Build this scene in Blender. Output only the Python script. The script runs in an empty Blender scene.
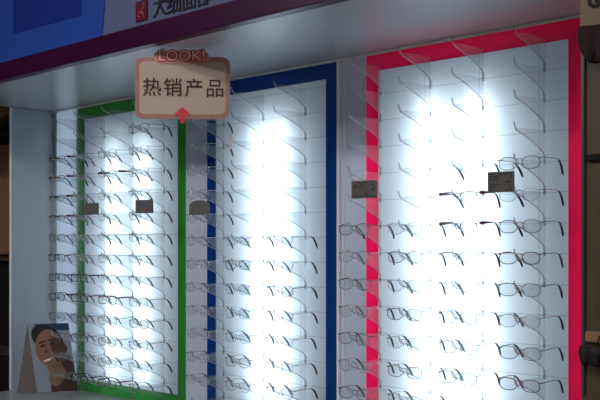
import bpy, bmesh, math, random
from mathutils import Vector, Matrix
random.seed(7)
S = bpy.context.scene
C = S.collection
H = 1.55            # eye height; wall plane at Y = W, camera at the origin
W = 2.34

# ------------------------------------------------------------------ materials
def srgb(r, g, b):
    f = lambda c: (c/255/12.92) if c/255 <= .04045 else ((c/255+.055)/1.055)**2.4
    return (f(r), f(g), f(b), 1)

def pmat(name, col, rough=.5, metal=0, spec=.5, coat=0, noise=0, nscale=20, bump=0):
    m = bpy.data.materials.new(name); m.use_nodes = True
    nt = m.node_tree; b = nt.nodes['Principled BSDF']
    b.inputs['Base Color'].default_value = col
    b.inputs['Roughness'].default_value = rough
    b.inputs['Metallic'].default_value = metal
    b.inputs['Specular IOR Level'].default_value = spec
    b.inputs['Coat Weight'].default_value = coat
    if noise or bump:
        tc = nt.nodes.new('ShaderNodeTexCoord'); n = nt.nodes.new('ShaderNodeTexNoise')
        n.inputs['Scale'].default_value = nscale
        nt.links.new(tc.outputs['Object'], n.inputs['Vector'])
    if noise:
        r = nt.nodes.new('ShaderNodeMix'); r.data_type = 'RGBA'
        r.inputs[6].default_value = tuple(c*(1-noise) for c in col[:3])+(1,)
        r.inputs[7].default_value = tuple(min(1, c*(1+noise)) for c in col[:3])+(1,)
        nt.links.new(n.outputs['Fac'], r.inputs[0]); nt.links.new(r.outputs[2], b.inputs['Base Color'])
    if bump:
        bp = nt.nodes.new('ShaderNodeBump'); bp.inputs['Strength'].default_value = bump
        nt.links.new(n.outputs['Fac'], bp.inputs['Height']); nt.links.new(bp.outputs['Normal'], b.inputs['Normal'])
    return m

def wood(name, c1, c2):
    m = pmat(name, c1, .5)
    nt = m.node_tree; b = nt.nodes['Principled BSDF']
    tc = nt.nodes.new('ShaderNodeTexCoord'); mp = nt.nodes.new('ShaderNodeMapping'); mp.inputs['Scale'].default_value = (30, 30, 2.5)
    n = nt.nodes.new('ShaderNodeTexNoise'); n.inputs['Scale'].default_value = 2; n.inputs['Distortion'].default_value = 1.5
    r = nt.nodes.new('ShaderNodeMix'); r.data_type = 'RGBA'; r.inputs[6].default_value = c1; r.inputs[7].default_value = c2
    nt.links.new(tc.outputs['Object'], mp.inputs[0]); nt.links.new(mp.outputs[0], n.inputs['Vector'])
    nt.links.new(n.outputs['Fac'], r.inputs[0]); nt.links.new(r.outputs[2], b.inputs['Base Color'])
    return m

def emit(name, col, st):
    m = bpy.data.materials.new(name); m.use_nodes = True
    nt = m.node_tree; nt.nodes.clear()
    e = nt.nodes.new('ShaderNodeEmission'); e.inputs[0].default_value = col; e.inputs[1].default_value = st
    o = nt.nodes.new('ShaderNodeOutputMaterial'); nt.links.new(e.outputs[0], o.inputs[0])
    return m

def backlit(name, tcol, dcol, gloss=.05, rough=.25, grid=None):
    """translucent acrylic sheet: light of the tubes behind comes through it"""
    m = bpy.data.materials.new(name); m.use_nodes = True
    nt = m.node_tree; nt.nodes.clear(); L = nt.links.new
    t = nt.nodes.new('ShaderNodeBsdfTranslucent'); d = nt.nodes.new('ShaderNodeBsdfDiffuse'); g = nt.nodes.new('ShaderNodeBsdfGlossy')
    t.inputs[0].default_value = tcol; d.inputs[0].default_value = dcol
    g.inputs['Roughness'].default_value = rough; g.inputs[0].default_value = (1, 1, 1, 1)
    a = nt.nodes.new('ShaderNodeAddShader'); L(t.outputs[0], a.inputs[0]); L(d.outputs[0], a.inputs[1])
    fr = nt.nodes.new('ShaderNodeFresnel'); fr.inputs[0].default_value = 1.4
    mx = nt.nodes.new('ShaderNodeMixShader'); L(fr.outputs[0], mx.inputs[0]); L(a.outputs[0], mx.inputs[1]); L(g.outputs[0], mx.inputs[2])
    o = nt.nodes.new('ShaderNodeOutputMaterial'); L(mx.outputs[0], o.inputs[0])
    if grid:
        x0, px, z0, pz = grid
        tc = nt.nodes.new('ShaderNodeTexCoord'); sp = nt.nodes.new('ShaderNodeSeparateXYZ'); L(tc.outputs['Object'], sp.inputs[0])
        def M(op, i, v=None, j=None):
            n = nt.nodes.new('ShaderNodeMath'); n.operation = op; L(i, n.inputs[0])
            if j is not None: L(j, n.inputs[1])
            elif v is not None: n.inputs[1].default_value = v
            return n.outputs[0]
        def line(out, o0, p, w):
            k = M('SUBTRACT', out, o0); k = M('DIVIDE', k, p); k = M('FRACT', k); k = M('SUBTRACT', k, .5); k = M('ABSOLUTE', k)
            return M('GREATER_THAN', k, .5 - w/p/2)
        h = line(sp.outputs[2], z0, pz, .0022); v = line(sp.outputs[0], x0, px, .003)
        k = M('MAXIMUM', h, j=v); k = M('MULTIPLY', k, .32); k = M('SUBTRACT', k, 1.0); k = M('MULTIPLY', k, -1.0)
        c = nt.nodes.new('ShaderNodeMix'); c.data_type = 'RGBA'; c.inputs[6].default_value = (0, 0, 0, 1); c.inputs[7].default_value = tcol
        L(k, c.inputs[0]); L(c.outputs[2], t.inputs[0])
    return m

def clear(name, tint=(1, 1, 1, 1), body=.12, bcol=(.8, .85, .9, 1), rough=.08, ior=1.45, thru=False):
    m = bpy.data.materials.new(name); m.use_nodes = True
    nt = m.node_tree; nt.nodes.clear(); L = nt.links.new
    t = nt.nodes.new('ShaderNodeBsdfTransparent'); t.inputs[0].default_value = tint
    d = nt.nodes.new('ShaderNodeBsdfDiffuse'); d.inputs[0].default_value = bcol
    g = nt.nodes.new('ShaderNodeBsdfGlossy'); g.inputs['Roughness'].default_value = rough
    m1 = nt.nodes.new('ShaderNodeMixShader'); m1.inputs[0].default_value = body; L(t.outputs[0], m1.inputs[1]); L(d.outputs[0], m1.inputs[2])
    if thru:
        tr = nt.nodes.new('ShaderNodeBsdfTranslucent'); tr.inputs[0].default_value = bcol
        m0 = nt.nodes.new('ShaderNodeMixShader'); L(d.outputs[0], m0.inputs[1]); L(tr.outputs[0], m0.inputs[2]); L(m0.outputs[0], m1.inputs[2])
    fr = nt.nodes.new('ShaderNodeFresnel')
    ge = nt.nodes.new('ShaderNodeNewGeometry'); io = nt.nodes.new('ShaderNodeMix'); L(ge.outputs['Backfacing'], io.inputs[0])
    io.inputs[2].default_value = ior; io.inputs[3].default_value = 1/ior; L(io.outputs[0], fr.inputs[0])
    m2 = nt.nodes.new('ShaderNodeMixShader'); L(fr.outputs[0], m2.inputs[0]); L(m1.outputs[0], m2.inputs[1]); L(g.outputs[0], m2.inputs[2])
    o = nt.nodes.new('ShaderNodeOutputMaterial'); L(m2.outputs[0], o.inputs[0])
    return m

M = dict(
    stile=pmat('stile_laminate', (.66, .76, .95, 1), .4, noise=.04, nscale=6),
    laminate=pmat('laminate', (.40, .45, .52, 1), .35, spec=.5, noise=.05, nscale=6),
    soffit=pmat('soffit_gloss', (.52, .55, .59, 1), .28, spec=.6, coat=.15, noise=.05, nscale=5),
    shelf=pmat('shelf_gloss', (.30, .32, .35, 1), .25, spec=.6, noise=.05, nscale=5),
    trim=pmat('white_trim', (.93, .95, .97, 1), .25, spec=.8),
    purple=pmat('purple_trim', srgb(56, 8, 52), .35, spec=.3),
    sign_blue_lit=pmat('sign_blue_lit', srgb(42, 78, 168), .3, noise=.08, nscale=9),
    sign_reflection=pmat('sign_reflection_blue', srgb(26, 50, 138), .3),
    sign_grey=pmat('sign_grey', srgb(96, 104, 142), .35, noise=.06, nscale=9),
    sign_ink=pmat('sign_ink', srgb(22, 16, 34), .5),
    sign_maroon=pmat('sign_maroon', srgb(92, 14, 44), .4),
    sign_pink=pmat('sign_pink', srgb(190, 80, 90), .4),
    inner=pmat('box_white', (.36, .38, .41, 1), .7),
    clear=clear('clear_acrylic', body=.30, tint=(.92, .93, .95, 1), ior=1.4, bcol=(.75, .8, .85, 1)),
    fin=clear('fin_acrylic', body=.12, tint=(.99, .995, 1, 1), bcol=(.9, .94, .98, 1), ior=1.3, thru=True, rough=.15),
    lens=clear('lens', tint=(.97, .98, .985, 1), body=.02, ior=1.5, rough=.03),
    silver=pmat('silver_wire', (.62, .64, .67, 1), .25, metal=1),
    gun=pmat('gunmetal_wire', (.17, .17, .19, 1), .3, metal=.8),
    black=pmat('black_acetate', (.012, .011, .014, 1), .25),
    maroon=pmat('maroon_acetate', (.10, .008, .015, 1), .25),
    brown=pmat('brown_wire', (.11, .05, .035, 1), .3, metal=.6),
    card=pmat('grey_card', (.125, .122, .12, 1), .6, noise=.25, nscale=60),
    cardink=pmat('card_ink', (.03, .025, .03, 1), .6),
    cardgold=pmat('card_gold', (.13, .105, .075, 1), .5),
    white=pmat('white_paper', (.8, .82, .85, 1), .6),
    board=pmat('board_cream', srgb(200, 178, 165), .4, noise=.05, nscale=8),
    rim=pmat('board_rim', srgb(176, 126, 114), .4),
    ink=pmat('brown_ink', srgb(62, 22, 30), .5),
    look=pmat('look_red', srgb(225, 45, 70), .45),
    lookin=pmat('look_pale', srgb(250, 215, 205), .45),
    skin=pmat('print_skin', srgb(150, 108, 92), .4, noise=.15, nscale=25),
    skin2=pmat('print_skin_dark', srgb(84, 58, 54), .4, noise=.15, nscale=25),
    hair=pmat('print_hair', srgb(40, 34, 44), .4),
    pblue=pmat('print_blue', srgb(40, 62, 96), .4),
    lookplate=pmat('look_plate', srgb(206, 152, 138), .4),
    pgrey=pmat('print_grey', srgb(150, 160, 172), .4, noise=.06, nscale=15),
    cardback=pmat('cardboard', srgb(118, 108, 104), .7),
    wood=wood('dark_wood', srgb(92, 76, 62), srgb(66, 58, 46)),
    wood2=wood('amber_wood', srgb(168, 128, 98), srgb(120, 88, 66)),
    beige=pmat('beige_paint', srgb(128, 114, 92), .6, noise=.05, nscale=6),
    darkred=pmat('dark_cloth', srgb(38, 8, 20), .8, noise=.3, nscale=25),
    void=pmat('black_cloth', srgb(16, 8, 14), .7, noise=.3, nscale=30),
    floor=pmat('floor_tile', (.35, .33, .31, 1), .3, noise=.1, nscale=3),
    wall=pmat('wall_paint', (.30, .28, .26, 1), .8, noise=.05, nscale=3),
    steel=pmat('screw_steel', (.12, .12, .13, 1), .35, metal=.7),
)

# ------------------------------------------------------------------ helpers
def link(name, bm, mat, parent=None, smooth=False):
    me = bpy.data.meshes.new(name); bmesh.ops.recalc_face_normals(bm, faces=bm.faces); bm.to_mesh(me); bm.free()
    for m in (mat if isinstance(mat, (list, tuple)) else [mat]): me.materials.append(m)
    if smooth:
        for p in me.polygons: p.use_smooth = True
    o = bpy.data.objects.new(name, me); C.objects.link(o); o.parent = parent
    return o

def bx(bm, x0, x1, y0, y1, z0, z1, bev=0):
    r = bmesh.ops.create_cube(bm, size=1)
    vs = r['verts']
    for v in vs:
        v.co = Vector(((x0+x1)/2+v.co.x*(x1-x0), (y0+y1)/2+v.co.y*(y1-y0), (z0+z1)/2+v.co.z*(z1-z0)))
    if bev:
        es = list({e for v in vs for e in v.link_edges})
        bmesh.ops.bevel(bm, geom=es, offset=bev, segments=2, affect='EDGES')

def box(name, x0, x1, y0, y1, z0, z1, mat, parent=None, bev=0):
    bm = bmesh.new(); bx(bm, x0, x1, y0, y1, z0, z1, bev); return link(name, bm, mat, parent)

def tube(bm, pts, rad, n=6, closed=False, flat=None):
    """sweep along pts; rad scalar or list; flat = (a, b) radii in the two cross directions"""
    pts = [Vector(p) for p in pts]; rings = []; N = len(pts)
    ref = Vector((0, 0, 1))
    for i, p in enumerate(pts):
        a = pts[(i-1) % N] if (closed or i) else p; b = pts[(i+1) % N] if (closed or i < N-1) else p
        t = (b-a).normalized()
        rr = ref if abs(t.dot(ref)) < .95 else Vector((0, 1, 0))
        u = t.cross(rr).normalized(); v = t.cross(u).normalized()
        r = rad[i] if isinstance(rad, (list, tuple)) else rad
        if isinstance(r, tuple): ra, rb = r
        else: ra = rb = r
        rings.append([bm.verts.new(p + u*ra*math.cos(2*math.pi*k/n) + v*rb*math.sin(2*math.pi*k/n)) for k in range(n)])
    for i in range(N if closed else N-1):
        A, B = rings[i], rings[(i+1) % N]
        for k in range(n): bm.faces.new((A[k], A[(k+1) % n], B[(k+1) % n], B[k]))
    if not closed:
        bm.faces.new(rings[0][::-1]); bm.faces.new(rings[-1])

def prism(bm, poly, axis_f, depth, mi=0):
    """poly of (a,b) turned to 3D by axis_f(a,b,t) with t in {0,depth}"""
    A = [bm.verts.new(axis_f(a, b, 0)) for a, b in poly]; B = [bm.verts.new(axis_f(a, b, depth)) for a, b in poly]
    fs = [bm.faces.new(A), bm.faces.new(B[::-1])]
    n = len(poly)
    for i in range(n): fs.append(bm.faces.new((A[i], B[i], B[(i+1) % n], A[(i+1) % n])))
    for f in fs: f.material_index = mi

def tag(o, label, cat, group=None, kind=None):
    o['label'] = label; o['category'] = cat
    if group: o['group'] = group
    if kind: o['kind'] = kind
    return o
def empty(name, loc=(0, 0, 0), rot=(0, 0, 0), parent=None):
    o = bpy.data.objects.new(name, None); C.objects.link(o); o.location = loc; o.rotation_euler = rot; o.parent = parent
    o.empty_display_size = .05
    return o
def struct(o): o['kind'] = 'structure'; return o
def copy_tree(o, parent=None):
    c = o.copy(); C.objects.link(c); c.parent = parent
    for ch in list(o.children): copy_tree(ch, c)
    return c

def text(name, body, size, mat, parent, loc, rot, ext=.001, offset=0.0, align='CENTER', shear=0, sx=1):
    cu = bpy.data.curves.new(name, 'FONT'); cu.body = body; cu.size = size; cu.extrude = ext; cu.offset = offset
    cu.align_x = align; cu.align_y = 'CENTER'; cu.shear = shear
    t = bpy.data.objects.new(name, cu); C.objects.link(t)
    dg = bpy.context.evaluated_depsgraph_get()
    me = bpy.data.meshes.new_from_object(t.evaluated_get(dg)); me.name = name
    bpy.data.objects.remove(t); bpy.data.curves.remove(cu)
    me.materials.clear(); me.materials.append(mat)
    o = bpy.data.objects.new(name, me); C.objects.link(o); o.parent = parent; o.location = loc; o.rotation_euler = rot; o.scale = (sx, 1, 1)
    return o

# ------------------------------------------------------------------ room
TOP, BOT = H+.606, H-.61            # soffit underside, base shelf top
FD = 1.772                          # fascia plane
SL, SR = -3.888, -1.10              # display ends
struct(box('floor', -7.5, 2.5, -2.5, 3.6, -.05, 0, M['floor']))
struct(box('ceiling', -7.5, 2.5, -2.5, 3.6, 3.1, 3.15, M['wall']))
struct(box('wall_back', -7.5, 2.5, 3.5, 3.6, 0, 3.1, M['wall']))
struct(box('wall_left', -7.6, -7.5, -2.5, 3.6, 0, 3.1, M['wall']))
struct(box('wall_right', 2.5, 2.6, -2.5, 3.6, 0, 3.1, M['wall']))
struct(box('wall_front', -7.5, 2.5, -2.6, -2.5, 0, 3.1, M['wall']))

# ------------------------------------------------------------------ cabinet carcass
cab = empty('display_cabinet', (-2.6, 2.1, 0))
tag(cab, 'long grey wall display cabinet that holds the three backlit bays of eyeglasses', 'cabinet')
cab_loc = Vector((2.6, -2.1, 0))
def cbox(name, x0, x1, y0, y1, z0, z1, mat, bev=0, parent=None):
    bm = bmesh.new(); bx(bm, x0+2.6, x1+2.6, y0-2.1, y1-2.1, z0, z1, bev); return link(name, bm, mat, parent or cab)
BAYS = {  # outer x0, x1, light-sheet edges
    'green': (-3.685, -2.944), 'blue': (-2.820, -2.167), 'pink': (-2.043, -1.290)}
FW = .050
cbox('side_panel', SL-.008, SL, 2.135, 2.52, 0, TOP, M['laminate'], .002)
cbox('edge_trim', SL-.009, SL+.001, 2.127, 2.1345, BOT, TOP, M['trim'], .001)
cbox('stile', -2.944, -2.820, W-.004, W+.02, BOT, TOP, M['stile'])
cbox('stile', -2.167, -2.043, W-.004, W+.02, BOT, TOP, M['stile'])
cbox('stile', -1.290, SR, W-.004, W+.02, BOT, TOP, M['stile'])
cbox('trim_strip', -2.164, -2.150, W-.012, W-.0045, BOT, TOP, M['trim'], .002)
cbox('trim_strip', -2.136, -2.132, W-.008, W-.0045, BOT, TOP, M['trim'], .001)
cbox('soffit', SL-.008, SR, FD+.03, 2.50, TOP+.001, TOP+.04, M['soffit'])
cbox('corner_bead', SL, SR, W-.012, W-.0045, TOP-.007, TOP, M['trim'], .001)
cbox('base_shelf', SL, SR, FD+.06, 2.50, BOT-.04, BOT-.001, M['shelf'], .003)
cbox('base_cupboard', SL, SR, FD+.12, 2.48, .10, BOT-.041, M['laminate'], .003)
cbox('plinth', SL+.02, SR-.02, FD+.18, 2.44, 0, .099, M['black'])
cbox('back_panel', SL, SR, 2.50, 2.52, 0.1, TOP, M['inner'])

# corner strip left of the green bay, lamp added behind to brighten it
ls = backlit('strip_acrylic', (.8, .86, .92, 1), (.10, .105, .11, 1))
cbox('fill_lit_strip', -3.862, -3.700, W-.002, W, BOT, TOP-.007, ls)
cbox('corner_post', SL, -3.862, W-.004, W+.10, BOT, TOP-.007, M['laminate'])
cbox('corner_post', -3.700, -3.686, W-.004, W+.10, BOT, TOP-.007, M['laminate'])
tb = cbox('strip_fill_lamp', -3.80, -3.776, W+.065, W+.089, BOT+.03, TOP-.03, emit('strip_fill_glow', (.88, .95, 1, 1), 17), .005)

# fascia: purple band with the shop sign above it
fas = empty('shop_fascia', (-3, FD, TOP))
tag(fas, 'purple-edged blue and grey shop fascia running across the top of the display', 'sign')
def fbox(name, x0, x1, y0, y1, z0, z1, mat, bev=0):
    bm = bmesh.new(); bx(bm, x0+3, x1+3, y0-FD, y1-FD, z0-TOP, z1-TOP, bev); return link(name, bm, mat, fas)
FL = -4.9
fbox('purple_band', FL, SR, FD-.012, FD+.025, TOP-.001, TOP+.062, M['purple'], .002)
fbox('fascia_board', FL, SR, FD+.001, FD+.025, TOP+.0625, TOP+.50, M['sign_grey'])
def fx(px, y):   # point of the fascia plane
    u1 = (px+690)/990; s = FD*(1-2/u1); z = H+.7071*(FD/.7071/u1)*(248-y)/990*1/.7071
    return s+3, z-TOP
def patch(name, pts, mat, t=.002, par=fas, y0=0.0):
    bm = bmesh.new(); prism(bm, pts, lambda a, b, d: (a, y0-d, b), t); return link(name, bm, mat, par)
a = fx(106, 0)[0]; zb = .0635
patch('blue_light_field', [(FL+3, zb), (a-.02, zb), (a+.04, .49), (FL+3, .49)], M['sign_blue_lit'])  # bluer light on this end of the sign, put into its colour
x0 = fx(14, 34)[0]; x1 = fx(82, 14)[0]
patch('painted_reflection', [(x0, fx(14, 34)[1]), (x1, fx(82, 16)[1]), (x1, .48), (x0, .48)], M['sign_reflection'], .001, y0=-.002)  # dark reflection in the glossy sign, painted as a flat patch
lx0, lx1 = fx(136.5, 10)[0], fx(148, 10)[0]
lz0 = fx(142, 21)[1]; lz1 = fx(142, 1)[1]
bm = bmesh.new(); bx(bm, lx0, lx1, -.004, 0, lz0, lz1, .001)
emblem = link('emblem', bm, M['sign_maroon'], fas)
bm = bmesh.new(); cx, cz = (lx0+lx1)/2, (lz0+lz1)/2
tube(bm, [(cx+.010+.008*math.sin(t*2.4)*(1 if t < 2 else .7), -.005, cz+.022-.012*t) for t in [i*.3 for i in range(13)]], .0017)
tube(bm, [(cx-.008+.008*math.cos(t), -.005, cz-.010+.009*math.sin(t)) for t in [i*.55 for i in range(11)]], .0017)
link('emblem_mark', bm, M['sign_pink'], emblem)
sx = fx(151, 10)[0]
ch_h = .072
text('sign_lettering', '大', ch_h, M['sign_ink'], fas, (fx(160, 9)[0], -.001, fx(160, 7.5)[1]), (math.pi/2, 0, 0), .0015, .0003)
for i, chh in enumerate('细面部'):
    text('sign_lettering', chh, ch_h, M['sign_ink'], fas, (fx(160, 9)[0]+.069*(i+1), -.001, fx(160, 8.5)[1]), (math.pi/2, 0, 0), .0015, .0003)

# ------------------------------------------------------------------ light boxes
PITCH = .082
OFF = {'green': .0435, 'blue': .0275, 'pink': .0584}
COLS = {'green': [-3.650, -3.480, -3.281, -3.073], 'blue': [-2.722, -2.511, -2.306], 'pink': [-1.982, -1.789, -1.604, -1.408]}
HOOK_TOP = {'green': 6, 'blue': 6, 'pink': 6}
FCOL = {'green': (srgb(38, 110, 42), srgb(44, 120, 50)), 'blue': (srgb(6, 40, 100), srgb(8, 52, 120)), 'pink': ((.95, .007, .085, 1), (.85, .008, .085, 1))}
TUBES = {'green': ([-3.43, -3.22], 8), 'blue': ([-2.54, -2.44], 8.5), 'pink': ([-1.80, -1.63], 12)}
HD = {'green': .064, 'blue': .052, 'pink': .050}
def hook_mesh():
    """clear fin standing out from the wall: notched level top edge, S-curved rib below"""
    low = [(.1485, -.007), (.146, -.013), (.140, -.018), (.128, -.0215), (.112, -.026), (.09, -.033), (.065, -.042), (.038, -.053), (.018, -.063), (.007, -.072), (.0045, -.083), (.004, -.098)]
    top = [(.151, .003), (.149, .004), (.146, -.002), (.140, -.009), (.133, -.0130), (.126, -.0132), (.118, -.0105), (.09, -.010), (.065, -.0095), (.038, -.009), (.018, -.0085), (.006, -.0085), (.002, -.0085), (.002, -.098)]
    bm = bmesh.new(); w = .0011
    # web: strip of quads between the top edge and the rib
    def at(poly, f):
        P = sorted(poly)
        for (f0, z0), (f1, z1) in zip(P, P[1:]):
            if f0 <= f <= f1 and f1 > f0: return z0+(z1-z0)*(f-f0)/(f1-f0)
        return P[0][1] if f < P[0][0] else P[-1][1]
    T = [t for t in top[:-1]]; fs = [t[0] for t in T]
    L = []
    for f, z in T:
        zl = min(at(low[:-1], f), z-.004); L.append([bm.verts.new((sx_*w, -f, zz_)) for sx_, zz_ in ((-1, z), (1, z), (1, zl), (-1, zl))])
    for A, B in zip(L, L[1:]):
        for k in range(4): bm.faces.new((A[k], A[(k+1) % 4], B[(k+1) % 4], B[k]))
    bm.faces.new(L[0][::-1]); bm.faces.new(L[-1])
    n0 = len(bm.faces)
    pts = [(0, -f, z) for f, z in [(.151, .003)]+low]
    tube(bm, pts, [(.0016, .0016)]*3+[(.0024, .0014)]*(len(pts)-3), 6)
    bm.faces.ensure_lookup_table()
    for f in bm.faces[n0:]: f.material_index = 1
    bx(bm, -.0045, .0045, -.0052, -.0005, -.100, -.074, .0008)
    return bm
hook0 = None; screw0 = None
boxes = {}
for bay, (x0, x1) in BAYS.items():
    cx = (x0+x1)/2
    r = empty('backlit_display_panel', (cx, W, BOT)); boxes[bay] = r
    tag(r, f'{bay}-framed backlit white display panel with rows of clear acrylic hooks', 'display panel', 'backlit display panels')
    def lb(name, a, b, c, d, e, f, mat, bev=0, par=None):
        bm = bmesh.new(); bx(bm, a-cx, b-cx, c-W, d-W, e-BOT, f-BOT, bev); return link(name, bm, mat, par or r)
    pitch = COLS[bay][1]-COLS[bay][0] if bay != 'green' else .207
    zt = OFF[bay]+.018
    z0 = H+zt-.010-BOT-PITCH*.5*0
    g = backlit(f'{bay}_diffuser', (.80, .90, .97, 1), (.08, .088, .10, 1),
                grid=(COLS[bay][-1]-cx-pitch*.5+.075, pitch, z0+PITCH/2-PITCH*.5, PITCH))
    bm = bmesh.new()
    q = [bm.verts.new(p) for p in ((x0+FW-cx, 0, FW), (x1-FW-cx, 0, FW), (x1-FW-cx, 0, TOP-.007-FW-BOT), (x0+FW-cx, 0, TOP-.007-FW-BOT))]
    bm.faces.new(q); link('diffuser_sheet', bm, g, r)
    fm = backlit(f'{bay}_acrylic', FCOL[bay][0], FCOL[bay][1])
    fr = []
    ztop = TOP-.007-BOT
    for nm, pts in (('frame_post', [(x0, 0), (x0+FW, 0), (x0+FW, ztop), (x0, ztop)]), ('frame_post', [(x1-FW, 0), (x1, 0), (x1, ztop), (x1-FW, ztop)]),
                    ('frame_rail', [(x0+FW, ztop-FW), (x1-FW, ztop-FW), (x1-FW, ztop), (x0+FW, ztop)]), ('frame_rail', [(x0+FW, 0), (x1-FW, 0), (x1-FW, FW), (x0+FW, FW)])):
        bm = bmesh.new()
        bm.faces.new([bm.verts.new((p[0]-cx, -.004, p[1])) for p in pts])
        # folded edge towards the diffuser
        link(nm, bm, fm, r)
    bm = bmesh.new()
    a0, a1, b0, b1 = x0+.001-cx, x1-.001-cx, .001, ztop
    for p in (((a0, 0, b0), (a0, .10, b0), (a0, .10, b1), (a0, 0, b1)), ((a1, 0, b0), (a1, .10, b0), (a1, .10, b1), (a1, 0, b1)),
              ((a0, 0, b0), (a1, 0, b0), (a1, .10, b0), (a0, .10, b0)), ((a0, 0, b1), (a1, 0, b1), (a1, .10, b1), (a0, .10, b1)),
              ((a0, .10, b0), (a1, .10, b0), (a1, .10, b1), (a0, .10, b1))):
        bm.faces.new([bm.verts.new(v) for v in p])
    link('lamp_housing', bm, M['inner'], r)
    xs, st = TUBES[bay]
    for k, tx in enumerate(xs):
        bm = bmesh.new(); tube(bm, [(tx-cx, HD[bay], .06), (tx-cx, HD[bay], 1.04)], .013, 10)
        link('fluorescent_tube', bm, emit(f'{bay}_tube_glow', (.84, .94, 1, 1), st), r, True)
    if hook0 is None:
        hook0 = link('acrylic_hook', hook_mesh(), [M['fin'], M['clear']], None)
        bm = bmesh.new(); bmesh.ops.create_cone(bm, cap_ends=True, segments=10, radius1=.0032, radius2=.0024, depth=.003, matrix=Matrix.Translation((0, -.0055, -.090)) @ Matrix.Rotation(math.pi/2, 4, 'X'))
        screw0 = link('screw', bm, M['steel'], hook0)
    for ci, x in enumerate(COLS[bay]):
        for k in range(-7, HOOK_TOP[bay]+1):
            z = H+zt+PITCH*k
            h = hook0 if hook0.parent is None else copy_tree(hook0)
            h.parent = r; h.location = (x-cx, -.0045, z-BOT)
            h.scale.x = 1.0

# ------------------------------------------------------------------ eyeglasses
LW, LH, LC, HX = .0270, .0165, .0345, .0665
def lens_pts(c, w, h, p=2.5, n=28, y=0):
    out = []
    for i in range(n):
        t = 2*math.pi*i/n; ct, st = math.cos(t), math.sin(t)
        out.append((c+w*math.copysign(abs(ct)**(2/p), ct), y, -.009+h*math.copysign(abs(st)**(2/p), st)))
    return out
def make_glasses(kind):
    """origin under the bridge; front faces -Y, temples run to +Y"""
    rimless = kind in ('rimless',); half = kind in ('half', 'thick')
    fm = {'silver': 'silver', 'rimless': 'silver', 'half': 'gun', 'thick': 'black', 'black': 'black', 'brown': 'brown', 'gun': 'gun', 'maroon': 'maroon'}[kind]
    tm = {'silver': 'silver', 'rimless': 'gun', 'half': 'gun', 'thick': 'maroon', 'black': 'black', 'brown': 'brown', 'gun': 'gun', 'maroon': 'maroon'}[kind]
    r = empty('eyeglasses')
    lw, lh, p = {'silver': (.0265, .0165, 2.2), 'rimless': (.027, .016, 2.6), 'half': (.0275, .015, 3), 'thick': (.0265, .0145, 3), 'black': (.026, .014, 3.2), 'brown': (.0262, .0155, 2.4), 'gun': (.0268, .0165, 2.4), 'maroon': (.0262, .015, 3)}[kind]
    rr = {'silver': .0009, 'rimless': 0, 'half': .0013, 'thick': .0014, 'black': .0017, 'brown': .0013, 'gun': .0012, 'maroon': .0015}[kind]
    bm = bmesh.new()
    for s in (-1, 1):
        P = lens_pts(s*LC, lw, lh, p)
        if rimless:
            tube(bm, [(s*(LC-lw), -.0015, -.003), (s*(LC-lw)+s*.006, -.0015, -.003)], .0014)
        elif half:
            Q = [q for q in P if q[2] >= -.0105]; Q.sort(key=lambda q: q[0]); tube(bm, Q, rr)
        else: tube(bm, P, rr, closed=True)
        # end piece and hinge
        tube(bm, [(s*(LC+lw-.002), 0, .0005), (s*(LC+lw+.003), -.0005, .002), (s*HX, .001, .002), (s*(HX+.0005), .006, .002)], .0016)
        # pad arm and nose pad
        tube(bm, [(s*(LC-lw+.001), 0, -.008), (s*(LC-lw-.001), .004, -.009), (s*.0078, .006, -.013)], .0006, 5)
    tube(bm, [(-(LC-lw)-.001, 0, .0), (-.004, -.002, .0018), (.004, -.002, .0018), ((LC-lw)+.001, 0, .0)], .0013)
    link('frame_front', bm, M[fm], r, True)
    for s in (-1, 1):
        bm = bmesh.new(); P = lens_pts(s*LC, lw*.985, lh*.97, p)
        A = [bm.verts.new(q) for q in P]; B = [bm.verts.new((q[0], .0014, q[2])) for q in P]
        bm.faces.new(A); bm.faces.new(B[::-1])
        for i in range(len(A)): bm.faces.new((A[i], A[(i+1) % len(A)], B[(i+1) % len(A)], B[i]))
        link('lens', bm, M['lens'], r)
        bm = bmesh.new(); bmesh.ops.create_uvsphere(bm, u_segments=8, v_segments=6, radius=1, matrix=Matrix.Translation((s*.0086, .0065, -.0145)) @ Matrix.Rotation(s*.35, 4, 'Y') @ Matrix.Diagonal((.0011, .0025, .0055, 1)))
        link('nose_pad', bm, M['clear'], r, True)
        path = [(HX+.0005, .006, .002), (HX+.001, .03, .003), (HX+.001, .06, .0035), (HX, .078, .002)]
        if kind == 'thick': rad = [(.0014, .0052), (.0014, .0048), (.0012, .0024), (.0012, .0014)]
        elif kind in ('black', 'maroon'): rad = [(.0013, .0032), (.0012, .0028), (.0012, .0022), (.0012, .0018)]
        else: rad = [.0013, .0011, .0010, .0010]
        bm = bmesh.new(); tube(bm, [(s*x, y, z) for x, y, z in path], rad)
        t = link('temple', bm, M[tm], r, True)
        bm = bmesh.new(); tube(bm, [(s*x, y, z) for x, y, z in ((HX, .077, .0022), (HX-.001, .088, -.003), (HX-.003, .100, -.015), (HX-.005, .108, -.028), (HX-.006, .112, -.036))], [.0013, .0026, .0032, .0032, .0022], 6)
        link('temple_tip', bm, M['black' if kind != 'brown' else 'brown'], t, True)
    return r
KN = {'silver': 'silver wire-rimmed', 'rimless': 'rimless', 'half': 'dark half-rimmed', 'thick': 'dark wide-templed', 'black': 'black-rimmed', 'brown': 'brown wire-rimmed', 'gun': 'gunmetal wire-rimmed', 'maroon': 'maroon-rimmed'}
proto = {}
ORD = 'topmost second third fourth fifth sixth seventh eighth ninth tenth eleventh twelfth thirteenth'.split()
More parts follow.
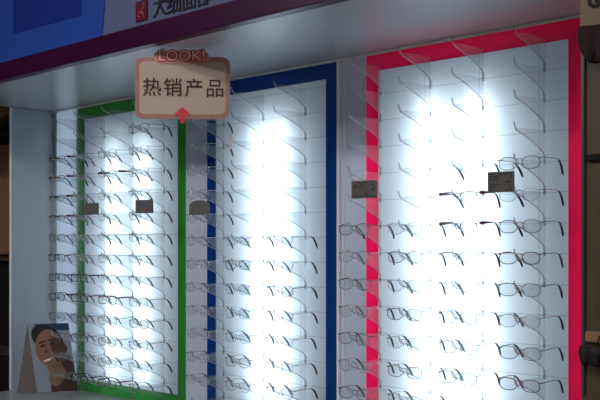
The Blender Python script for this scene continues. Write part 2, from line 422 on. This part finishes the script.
def style(bay, ci, k):
    if bay == 'pink':
        if ci == 2: return {2: 'rimless', 1: 'thick', 0: 'thick', -1: 'half'}.get(k, 'rimless' if k == -2 else 'gun')
        if ci == 3: return ['gun', 'silver', 'gun', 'brown'][k % 4] if k < 2 else 'gun'
        return 'silver' if (k+ci) % 2 else 'gun'
    if bay == 'blue':
        return 'silver' if ci == 0 or (k+ci) % 4 else 'gun'
    if ci == 0: return 'thick' if 1 <= k <= 4 else ('black' if k in (-2, -3, -1) else 'half' if k % 2 else 'gun')
    if k == 3 and ci == 2: return 'thick'
    if k in (-3, -7): return ['black', 'black', 'maroon', 'gun'][ci]
    if k in (-2,): return 'black' if ci == 1 else 'half'
    if k in (-4, -5): return ['half', 'brown', 'brown', 'brown'][ci]
    return ['gun', 'silver', 'half', 'gun', 'silver'][(k*2+ci) % 5]
TOPK = {'green': [4, 4, 4, 5], 'blue': [5, 0, 0], 'pink': [0, 0, 2, 2]}
BOTK = {'green': [-7]*4, 'blue': [-6, -6, -6], 'pink': [-6, -6, -5, -5]}
CN = {'green': ['leftmost', 'second', 'third', 'rightmost'], 'blue': ['leftmost', 'middle', 'rightmost'], 'pink': ['leftmost', 'second', 'third', 'rightmost']}
for bay in COLS:
    for ci, x in enumerate(COLS[bay]):
        rows = list(range(TOPK[bay][ci], BOTK[bay][ci]-1, -1))
        for n, k in enumerate(rows):
            kd = style(bay, ci, k)
            if kd not in proto: proto[kd] = o = make_glasses(kd)
            else: o = copy_tree(proto[kd])
            dx = .035 if (bay == 'green' and ci == 0 and k <= -3) else 0
            o.location = (x+random.uniform(-.002, .002)+dx*0, W-.1285, H+OFF[bay]+.018+PITCH*k-.0115)
            o.rotation_euler = (random.uniform(-.01, .03), 0, random.uniform(-.025, .025))
            pos = ORD[n] + (' from the top' if n else '')
            tag(o, f'{KN[kd]} eyeglasses, {pos} in the {CN[bay][ci]} column of the {bay}-framed bay', 'eyeglasses', f'eyeglasses in the {bay}-framed bay')

# ------------------------------------------------------------------ price cards hung in front of the hooks
def fp(px, y, d):      # point on the plane Y = d
    u1 = (px+690)/990; return Vector((d*(1-2/u1), d, H+(248-y)/990*d/(.7071*u1)))
def price_card(px, py, w, h, bay, label, roll=0, rounded=False, hookx=None, lines=3, mat='card'):
    d = W-.163
    p = fp(px, py, d)
    r = empty('price_card', p, (0, roll, math.radians(10)))
    tag(r, label, 'price card', 'small price cards')
    bm = bmesh.new()
    if rounded:
        pts = [(-w/2, -h/2), (w/2, -h/2), (w/2, h*.15)] + [(w/2*math.cos(t), h*.15+h*.35*math.sin(t)) for t in [math.pi*i/8 for i in range(1, 8)]] + [(-w/2, h*.15)]
    else: pts = [(-w/2, -h/2), (w/2, -h/2), (w/2, h/2), (-w/2, h/2)]
    prism(bm, pts, lambda a, b, t: (a, -t, b), .0015)
    link('card', bm, M[mat], r)
    if lines:
        bm = bmesh.new(); bm2 = bmesh.new(); rg = random.Random(px)
        for i in range(lines+3):
            z = h/2-h*(i+.9)/(lines+3.8); t = h*.032; a_ = -.43
            while a_ < .38:
                b_ = min(.43, a_+rg.uniform(.06, .24)); bx(bm if rg.random() < .65 else bm2, w*a_, w*b_, -.0021, -.0015, z-t, z+t); a_ = b_+.04
        link('printed_line', bm, M['cardink'], r); link('printed_line', bm2, M['cardgold'], r)
    return r, p
CARDS = [
    (501, 182, .074, .054, 'pink', 'grey price card with dark print hanging in the rightmost column of the pink-framed bay', 0, False, 3, 4, 2),
    (364.5, 189.5, .088, .052, 'pink', 'dark striped price card hanging by the leftmost column of the pink-framed bay', 0, False, 0, 4, 1),
    (199.5, 207.5, .092, .050, 'blue', 'round-topped brown price card at the leftmost column of the blue-framed bay', 0, True, 0, 0, 1),
    (144.5, 206.5, .090, .050, 'green', 'grey price card hanging in the rightmost column of the green-framed bay', 0, False, 3, 0, 1),
    (90, 209, .100, .046, 'green', 'grey price card hanging in the second column, near the left post of the green-framed bay', 0, False, 1, 0, 1)]
for px, py, w, h, bay, lab, roll, rd, ci, ln, _ in CARDS:
    r, p = price_card(px, py, w, h, bay, lab, roll, rd, None, ln)
    # clip wire from the card up to the tip of the nearest hook above it
    zt = OFF[bay]+.018
    zs = [H+zt+PITCH*k for k in range(-7, 7)]
    zz = min([z for z in zs if z > p.z+h/2-.012] or zs)
    hp = Vector((COLS[bay][ci], W-.1565, zz+.004))
    inv = (Matrix.Translation(r.location) @ r.rotation_euler.to_matrix().to_4x4()).inverted()
    a = Vector((0, .0008, h/2-.004)); b = inv @ hp
    a.x = max(-w/2+.004, min(w/2-.004, b.x))
    bm = bmesh.new(); tube(bm, [a, a+Vector((0, 0, .006)), (a+b)/2+Vector((0, -.002, 0)), b], .0009, 5)
    link('hanging_wire', bm, M['silver'], r)
# small white paper tag on a hook of the blue bay
bp = fp(232.5, 138, W-.157)
bm = bmesh.new(); bx(bm, -.010, .010, -.0005, .0005, -.024, .022, .0)
wt = link('price_tag', bm, M['white'])
kz = min([H+OFF['blue']+.018+PITCH*k for k in range(-7, 7)], key=lambda z: abs(z-bp.z-.02))
wt.location = (COLS['blue'][1], W-.1585, kz-.018)
tag(wt, 'tiny white paper tag hanging on a hook high in the blue-framed bay', 'price tag')

# ------------------------------------------------------------------ hanging round-cornered sign
Z = 3.0
def cam(px, py, z):
    X = (px-300)/990*z; Y = (248-py)/990*z
    return Vector((.7071*X-.7071*z, .7071*X+.7071*z, H+Y))
k = Z/990
sg = empty('hanging_sign', cam(182.5, 88, Z), (0, 0, math.radians(45)))
tag(sg, 'cream round-cornered hanging sign reading LOOK! 热销产品 below the cabinet soffit', 'sign')
def rrect(w, h, r, n=6):
    out = []
    for cx, cz, a0 in ((w/2-r, h/2-r, 0), (-w/2+r, h/2-r, 90), (-w/2+r, -h/2+r, 180), (w/2-r, -h/2+r, 270)):
        for i in range(n+1):
            t = math.radians(a0+90*i/n); out.append((cx+r*math.cos(t), cz+r*math.sin(t)))
    return out
bm = bmesh.new(); prism(bm, rrect(95*k, 62*k, 8*k), lambda a, b, t: (a, t, b), .004)
link('board', bm, M['rim'], sg)
bm = bmesh.new(); prism(bm, rrect(86*k, 53*k, 5*k), lambda a, b, t: (a, -t, b), .0012)
link('board_face', bm, M['board'], sg)
bm = bmesh.new(); prism(bm, [(a, b) for a, b in rrect(55*k, 13*k, 6*k)], lambda a, b, t: (a, -.0005-t, b), .0035)
lk = link('heading_plate', bm, M['lookplate'], sg); lk.location = (-1*k, 0, 30.5*k)
R90 = (math.pi/2, 0, 0)
text('heading_lettering', 'LOOK!', 14.5*k, M['look'], sg, (-.5*k, -.0055, 31.5*k), R90, .001, .0034, sx=1.08)
text('heading_lettering', 'LOOK!', 14.5*k, M['lookin'], sg, (-.5*k, -.0068, 31.5*k), R90, .0006, .0002, sx=1.08)
for i, c in enumerate('热销产品'):
    text('sign_lettering', c, 19.5*k, M['ink'], sg, ((-30.5+21*i)*k, -.0025, (-.5-.4*i)*k), R90, .001, .0002)
bm = bmesh.new()
ar = [(0, -19), (7.5, -26), (7.5, -29.5), (2.2, -25), (2.2, -35), (-2.2, -35), (-2.2, -25), (-7.5, -29.5), (-7.5, -26)]
prism(bm, [(a*k, b*k) for a, b in ar], lambda a, b, t: (a, -.0012-t, b), .002)
link('arrow', bm, M['look'], sg)
ztop = TOP-sg.location.z
for sx_ in (-20, 20):
    bm = bmesh.new(); bx(bm, sx_*k-.006, sx_*k+.006, .0042, .0055, .02, ztop+.0)
    link('hanger_strap', bm, M['clear'], sg)

# ------------------------------------------------------------------ tent card with a portrait, on the base shelf
pf = empty('photo_tent_card', (0, 0, 0))
tag(pf, 'folded tent card with a portrait photo of a dark-haired man, on the base shelf', 'photo card')
def onbase(px, py):
    z = .61*990/(py-248); return cam(px, py, z)
A = onbase(37, 394.5); B = onbase(78, 392.2); Cb = onbase(17, 394.3)
A.z = B.z = Cb.z = BOT+.001
def atz(px, py, z): return cam(px, py, z)
T1 = atz(27, 325, 4.115); T2 = atz(66, 323, 4.20)
mv = Vector((-.036, .022, 0)); A += mv; B += mv; Cb += mv
Db = Cb+(B-A)
T1 += mv; T2 = T1+(B-A)
def panel(name, p, mat, th=.003, par=pf, off=0):
    n = (p[1]-p[0]).cross(p[3]-p[0]).normalized()
    bm = bmesh.new(); a = [bm.verts.new(q+n*off) for q in p]; b = [bm.verts.new(q+n*(off+th)) for q in p]
    bm.faces.new(a); bm.faces.new(b[::-1])
    for i in range(4): bm.faces.new((a[i], a[(i+1) % 4], b[(i+1) % 4], b[i]))
    return link(name, bm, mat, par)
front = panel('front_panel', [A, B, T2, T1], M['pgrey'], .002)
panel('back_panel', [Cb, T1, T2, Db], M['cardback'], .002)
bm = bmesh.new(); o3 = (B-A).normalized()*.004
vs = [A+o3, Cb+o3, T1+o3-Vector((0, 0, .002))]; a = [bm.verts.new(v) for v in vs]; b = [bm.verts.new(v+o3*.5) for v in vs]
bm.faces.new(a); bm.faces.new(b[::-1])
for i in range(3): bm.faces.new((a[i], a[(i+1) % 3], b[(i+1) % 3], b[i]))
link('end_shade', bm, M['cardback'], pf)  # sheet stands in for the shade inside the open end
nrm = (B-A).cross(T1-A).normalized()
if nrm.dot(Vector((0, 0, H))-A) < 0: nrm = -nrm
def uv(u, v, o=.003): return A.lerp(B, u).lerp(T1.lerp(T2, u), v)+nrm*o
def pshape(name, pts, mat, o):
    bm = bmesh.new(); a = [bm.verts.new(uv(u, v, o)) for u, v in pts]; bm.faces.new(a)
    b = [bm.verts.new(uv(u, v, o-.0006)) for u, v in pts]; bm.faces.new(b[::-1])
    n = len(a)
    for i in range(n): bm.faces.new((a[i], a[(i+1) % n], b[(i+1) % n], b[i]))
    return link(name, bm, mat, front)
def ell(cu, cv, ru, rv, rot=0, n=22, a0=0, a1=360):
    out = []
    for i in range(n+(0 if a1-a0 == 360 else 1)):
        t = math.radians(a0+(a1-a0)*i/n); x, y = ru*math.cos(t), rv*math.sin(t)
        out.append((cu+x*math.cos(rot)-y*math.sin(rot), cv+x*math.sin(rot)+y*math.cos(rot)))
    return out
pshape('printed_backdrop', [(.19, .90), (1, .90), (1, 1), (.17, 1)], M['pblue'], .0030)
pshape('printed_shoulder', [(.34, 0), (1, 0), (.99, .50), (.86, .56), (.66, .42), (.5, .30), (.38, .2)], M['skin2'], .0030)
_u = uv
def uv(u, v, o=.003): return _u(min(.985, .5+(u-.5)*1.15-.09), .5+(v-.5)*1.06, o)
pshape('printed_hair', ell(.52, .76, .34, .19, -.25), M['hair'], .0036)
pshape('printed_face', ell(.52, .64, .29, .25, .35), M['skin'], .0042)
pshape('printed_ear', ell(.85, .62, .06, .07), M['skin2'], .0042)
pshape('printed_shade', ell(.70, .60, .12, .20, .35), M['skin2'], .0048)
for cu, cv in ((.40, .67), (.60, .70)):
    pshape('printed_eye', ell(cu, cv, .065, .018, .2), M['hair'], .0054)
    pshape('printed_brow', ell(cu-.01, cv+.05, .085, .012, .2), M['hair'], .0054)
pshape('printed_nose', [(.46, .66), (.50, .58), (.42, .565), (.44, .60)], M['skin2'], .0054)
pshape('printed_mouth', ell(.47, .49, .12, .030, .25, a0=180, a1=360), M['white'], .0054)
pshape('printed_lip', ell(.47, .485, .13, .012, .25), M['skin2'], .0052)
pshape('printed_hand', ell(.62, .26, .20, .13, .5), M['skin'], .0046)
for i in range(4):
    pshape('printed_finger', ell(.47+.085*i, .345+.018*i, .034, .075, .35), M['skin'], .0052)
    pshape('printed_finger_line', ell(.51+.085*i, .335+.018*i, .006, .07, .35), M['skin2'], .0058)

# ------------------------------------------------------------------ wooden post and things to the right
PY = 1.90
u = lambda px: PY*(1-2/((px+690)/990))
pz = lambda y: H+(248-y)/990*PY/(.7071*1.2929)
X0 = u(580.5)
post = box('partition_board', X0, X0+.42, PY, PY+.10, 0, 3.1, M['wood'], None, .004)
tag(post, 'dark brown wooden partition board standing beside the pink-framed bay', 'partition')
bm = bmesh.new(); bx(bm, X0+.004, X0+.012, PY-.006, PY, pz(395), pz(0)+.2, .001); link('edge_strip', bm, M['gun'], post)
bm = bmesh.new(); bx(bm, X0+.015, X0+.40, PY-.012, PY, pz(161), pz(155), .002); link('rail', bm, M['black'], post)
bm = bmesh.new(); bx(bm, X0+.015, X0+.40, PY-.010, PY, pz(342), pz(331), .002); link('rail', bm, M['wood2'], post)
po = box('poster', X0+.004, X0+.40, PY-.008, PY-.001, pz(27), pz(-60), M['beige'])
tag(po, 'beige notice with a dark letter, fixed at the top of the brown board', 'notice')
tx = text('notice_lettering', 'G', .042, M['void'], po, (u(596.5), PY-.009, pz(3)), R90, .001, .002)
def cloth(name, pts, mat, label, cat, amp=.006):
    bm = bmesh.new(); n = len(pts)
    rows = []
    for i, (z, xa, xb) in enumerate(pts):
        rows.append([bm.verts.new((xa+(xb-xa)*j/16, PY-.020-amp*math.sin(j*1.3+i*.4), z)) for j in range(17)])
    for a, b in zip(rows, rows[1:]):
        for j in range(16): bm.faces.new((a[j], a[j+1], b[j+1], b[j]))
    o = link(name, bm, mat, None, True); md = o.modifiers.new('s', 'SOLIDIFY'); md.thickness = .012; md.offset = -1
    tag(o, label, cat); return o
cloth('hanging_cloth', [(pz(29), X0+.014, X0+.20), (pz(40), X0+.014, X0+.20), (pz(52), X0+.018, X0+.20), (pz(60), X0+.026, X0+.18), (pz(66), X0+.034, X0+.12)], M['darkred'],
      'dark maroon cloth hanging on the brown board right under the beige notice', 'cloth')
cloth('black_pouch', [(pz(345), X0+.020, X0+.10), (pz(352), X0+.016, X0+.11), (pz(358), X0+.018, X0+.11), (pz(364), X0+.022, X0+.10)], M['void'],
      'small black pouch hanging low on the brown board under its pale rail', 'pouch', .003)

pch = bpy.data.objects['black_pouch']
bm = bmesh.new(); tube(bm, [(X0+.05, PY-.012, pz(335)), (X0+.05, PY-.018, pz(340)), (X0+.05, PY-.022, pz(347))], .002)
link('cord', bm, M['void'], pch)
# ------------------------------------------------------------------ wooden rack past the left end
def q(px, d): return d*(1-2/((px+690)/990))
rk = empty('wooden_rack', (-4.45, 2.5, 0))
tag(rk, 'brown wooden rack standing beyond the far end of the display cabinet', 'rack')
def rb(name, a, b, c, d, e, f, mat, bev=.002):
    bm = bmesh.new(); bx(bm, a+4.45, b+4.45, c-2.5, d-2.5, e, f, bev); return link(name, bm, mat, rk)
zz = lambda y, px=6, d=2.45: H+(248-y)/990*d/(.7071*(px+690)/990)
rb('upright', -5.3, -5.26, 2.3, 2.7, 0, 2.3, M['wood2']); rb('upright', -3.975, -3.935, 2.3, 2.7, 0, 2.3, M['wood2'])
rb('back_board', -5.26, -3.975, 2.66, 2.7, 0, 2.3, M['wood'])
for y in (118, 194, 256): rb('shelf', -5.259, -3.976, 2.31, 2.655, zz(y)-.02, zz(y), M['wood2'])
rb('top_board', -5.3, -3.935, 2.3, 2.7, 2.301, 2.33, M['wood2'])
rb('face_board', -4.9, -3.935, 2.27, 2.299, zz(124), zz(60), M['wood2'])
rb('face_board', -4.9, -3.935, 2.27, 2.299, zz(254), zz(152), M['wood2'])
def case(name, x0, x1, z0, z1, lab, cat):
    bm = bmesh.new(); bx(bm, x0, x1, 2.33, 2.6, z0, z1, .012); o = link(name, bm, M['void']); tag(o, lab, cat)
    bm = bmesh.new(); bx(bm, (x0+x1)/2-.05, (x0+x1)/2+.05, 2.322, 2.33, z1-.05, z1-.035, .002); link('handle', bm, M['gun'], o)
    bm = bmesh.new(); bx(bm, x0-.002, x1+.002, 2.327, 2.33, z0+(z1-z0)*.7, z0+(z1-z0)*.73, 0); link('lid_seam', bm, M['gun'], o)
    return o
case('storage_case', -4.75, -4.03, zz(194), zz(194)+.27, 'black case in the gap between the boards of the wooden rack', 'case').scale = (1, 1, 1)
case('storage_chest', -5.1, -3.99, .02, zz(262), 'tall black chest in the bottom of the wooden rack', 'chest')

# ------------------------------------------------------------------ lights, camera
def area(name, loc, rot, sx, sy, p, col):
    l = bpy.data.lights.new(name, 'AREA'); l.shape = 'RECTANGLE'; l.size = sx; l.size_y = sy; l.energy = p; l.color = col
    o = bpy.data.objects.new(name, l); C.objects.link(o); o.location = loc; o.rotation_euler = rot; return o
def fill_lamp(x, y, lab):  # fill light added out of view to raise the ambient level
    r = empty('fill_lamp', (x, y, 3.1)); tag(r, lab, 'fill lamp', 'fill lamps')
    bm = bmesh.new(); bx(bm, -.62, .62, -.16, .16, -.05, 0, .004); link('housing', bm, M['white'], r)
    bm = bmesh.new(); bx(bm, -.60, .60, -.14, .14, -.056, -.051); link('lamp_diffuser', bm, emit('fill_glow', (1, .96, .92, 1), 36), r)
fill_lamp(-2.6, 0.1, 'unseen fill lamp added before the blue-framed bay')
fill_lamp(-.2, -.6, 'unseen fill lamp added behind the viewer')
w = bpy.data.worlds.new('World'); S.world = w; w.use_nodes = True
w.node_tree.nodes['Background'].inputs[0].default_value = (.5, .55, .65, 1); w.node_tree.nodes['Background'].inputs[1].default_value = .1

cd = bpy.data.cameras.new('camera'); co = bpy.data.objects.new('camera', cd); C.objects.link(co)
cd.lens = 59.4; cd.sensor_width = 36; cd.shift_y = 48/600; cd.clip_start = .05
co.location = (0, 0, H); co.rotation_euler = (math.pi/2, 0, math.radians(45))
S.camera = co
S.view_settings.view_transform = 'Standard'; S.view_settings.look = 'None'; S.view_settings.gamma = 1; S.view_settings.exposure = 0
S.view_settings.use_curve_mapping = False
S.cycles.max_bounces = 8; S.cycles.transparent_max_bounces = 24; S.cycles.use_denoising = True
S.cycles.caustics_reflective = False; S.cycles.caustics_refractive = False; S.cycles.sample_clamp_indirect = 3
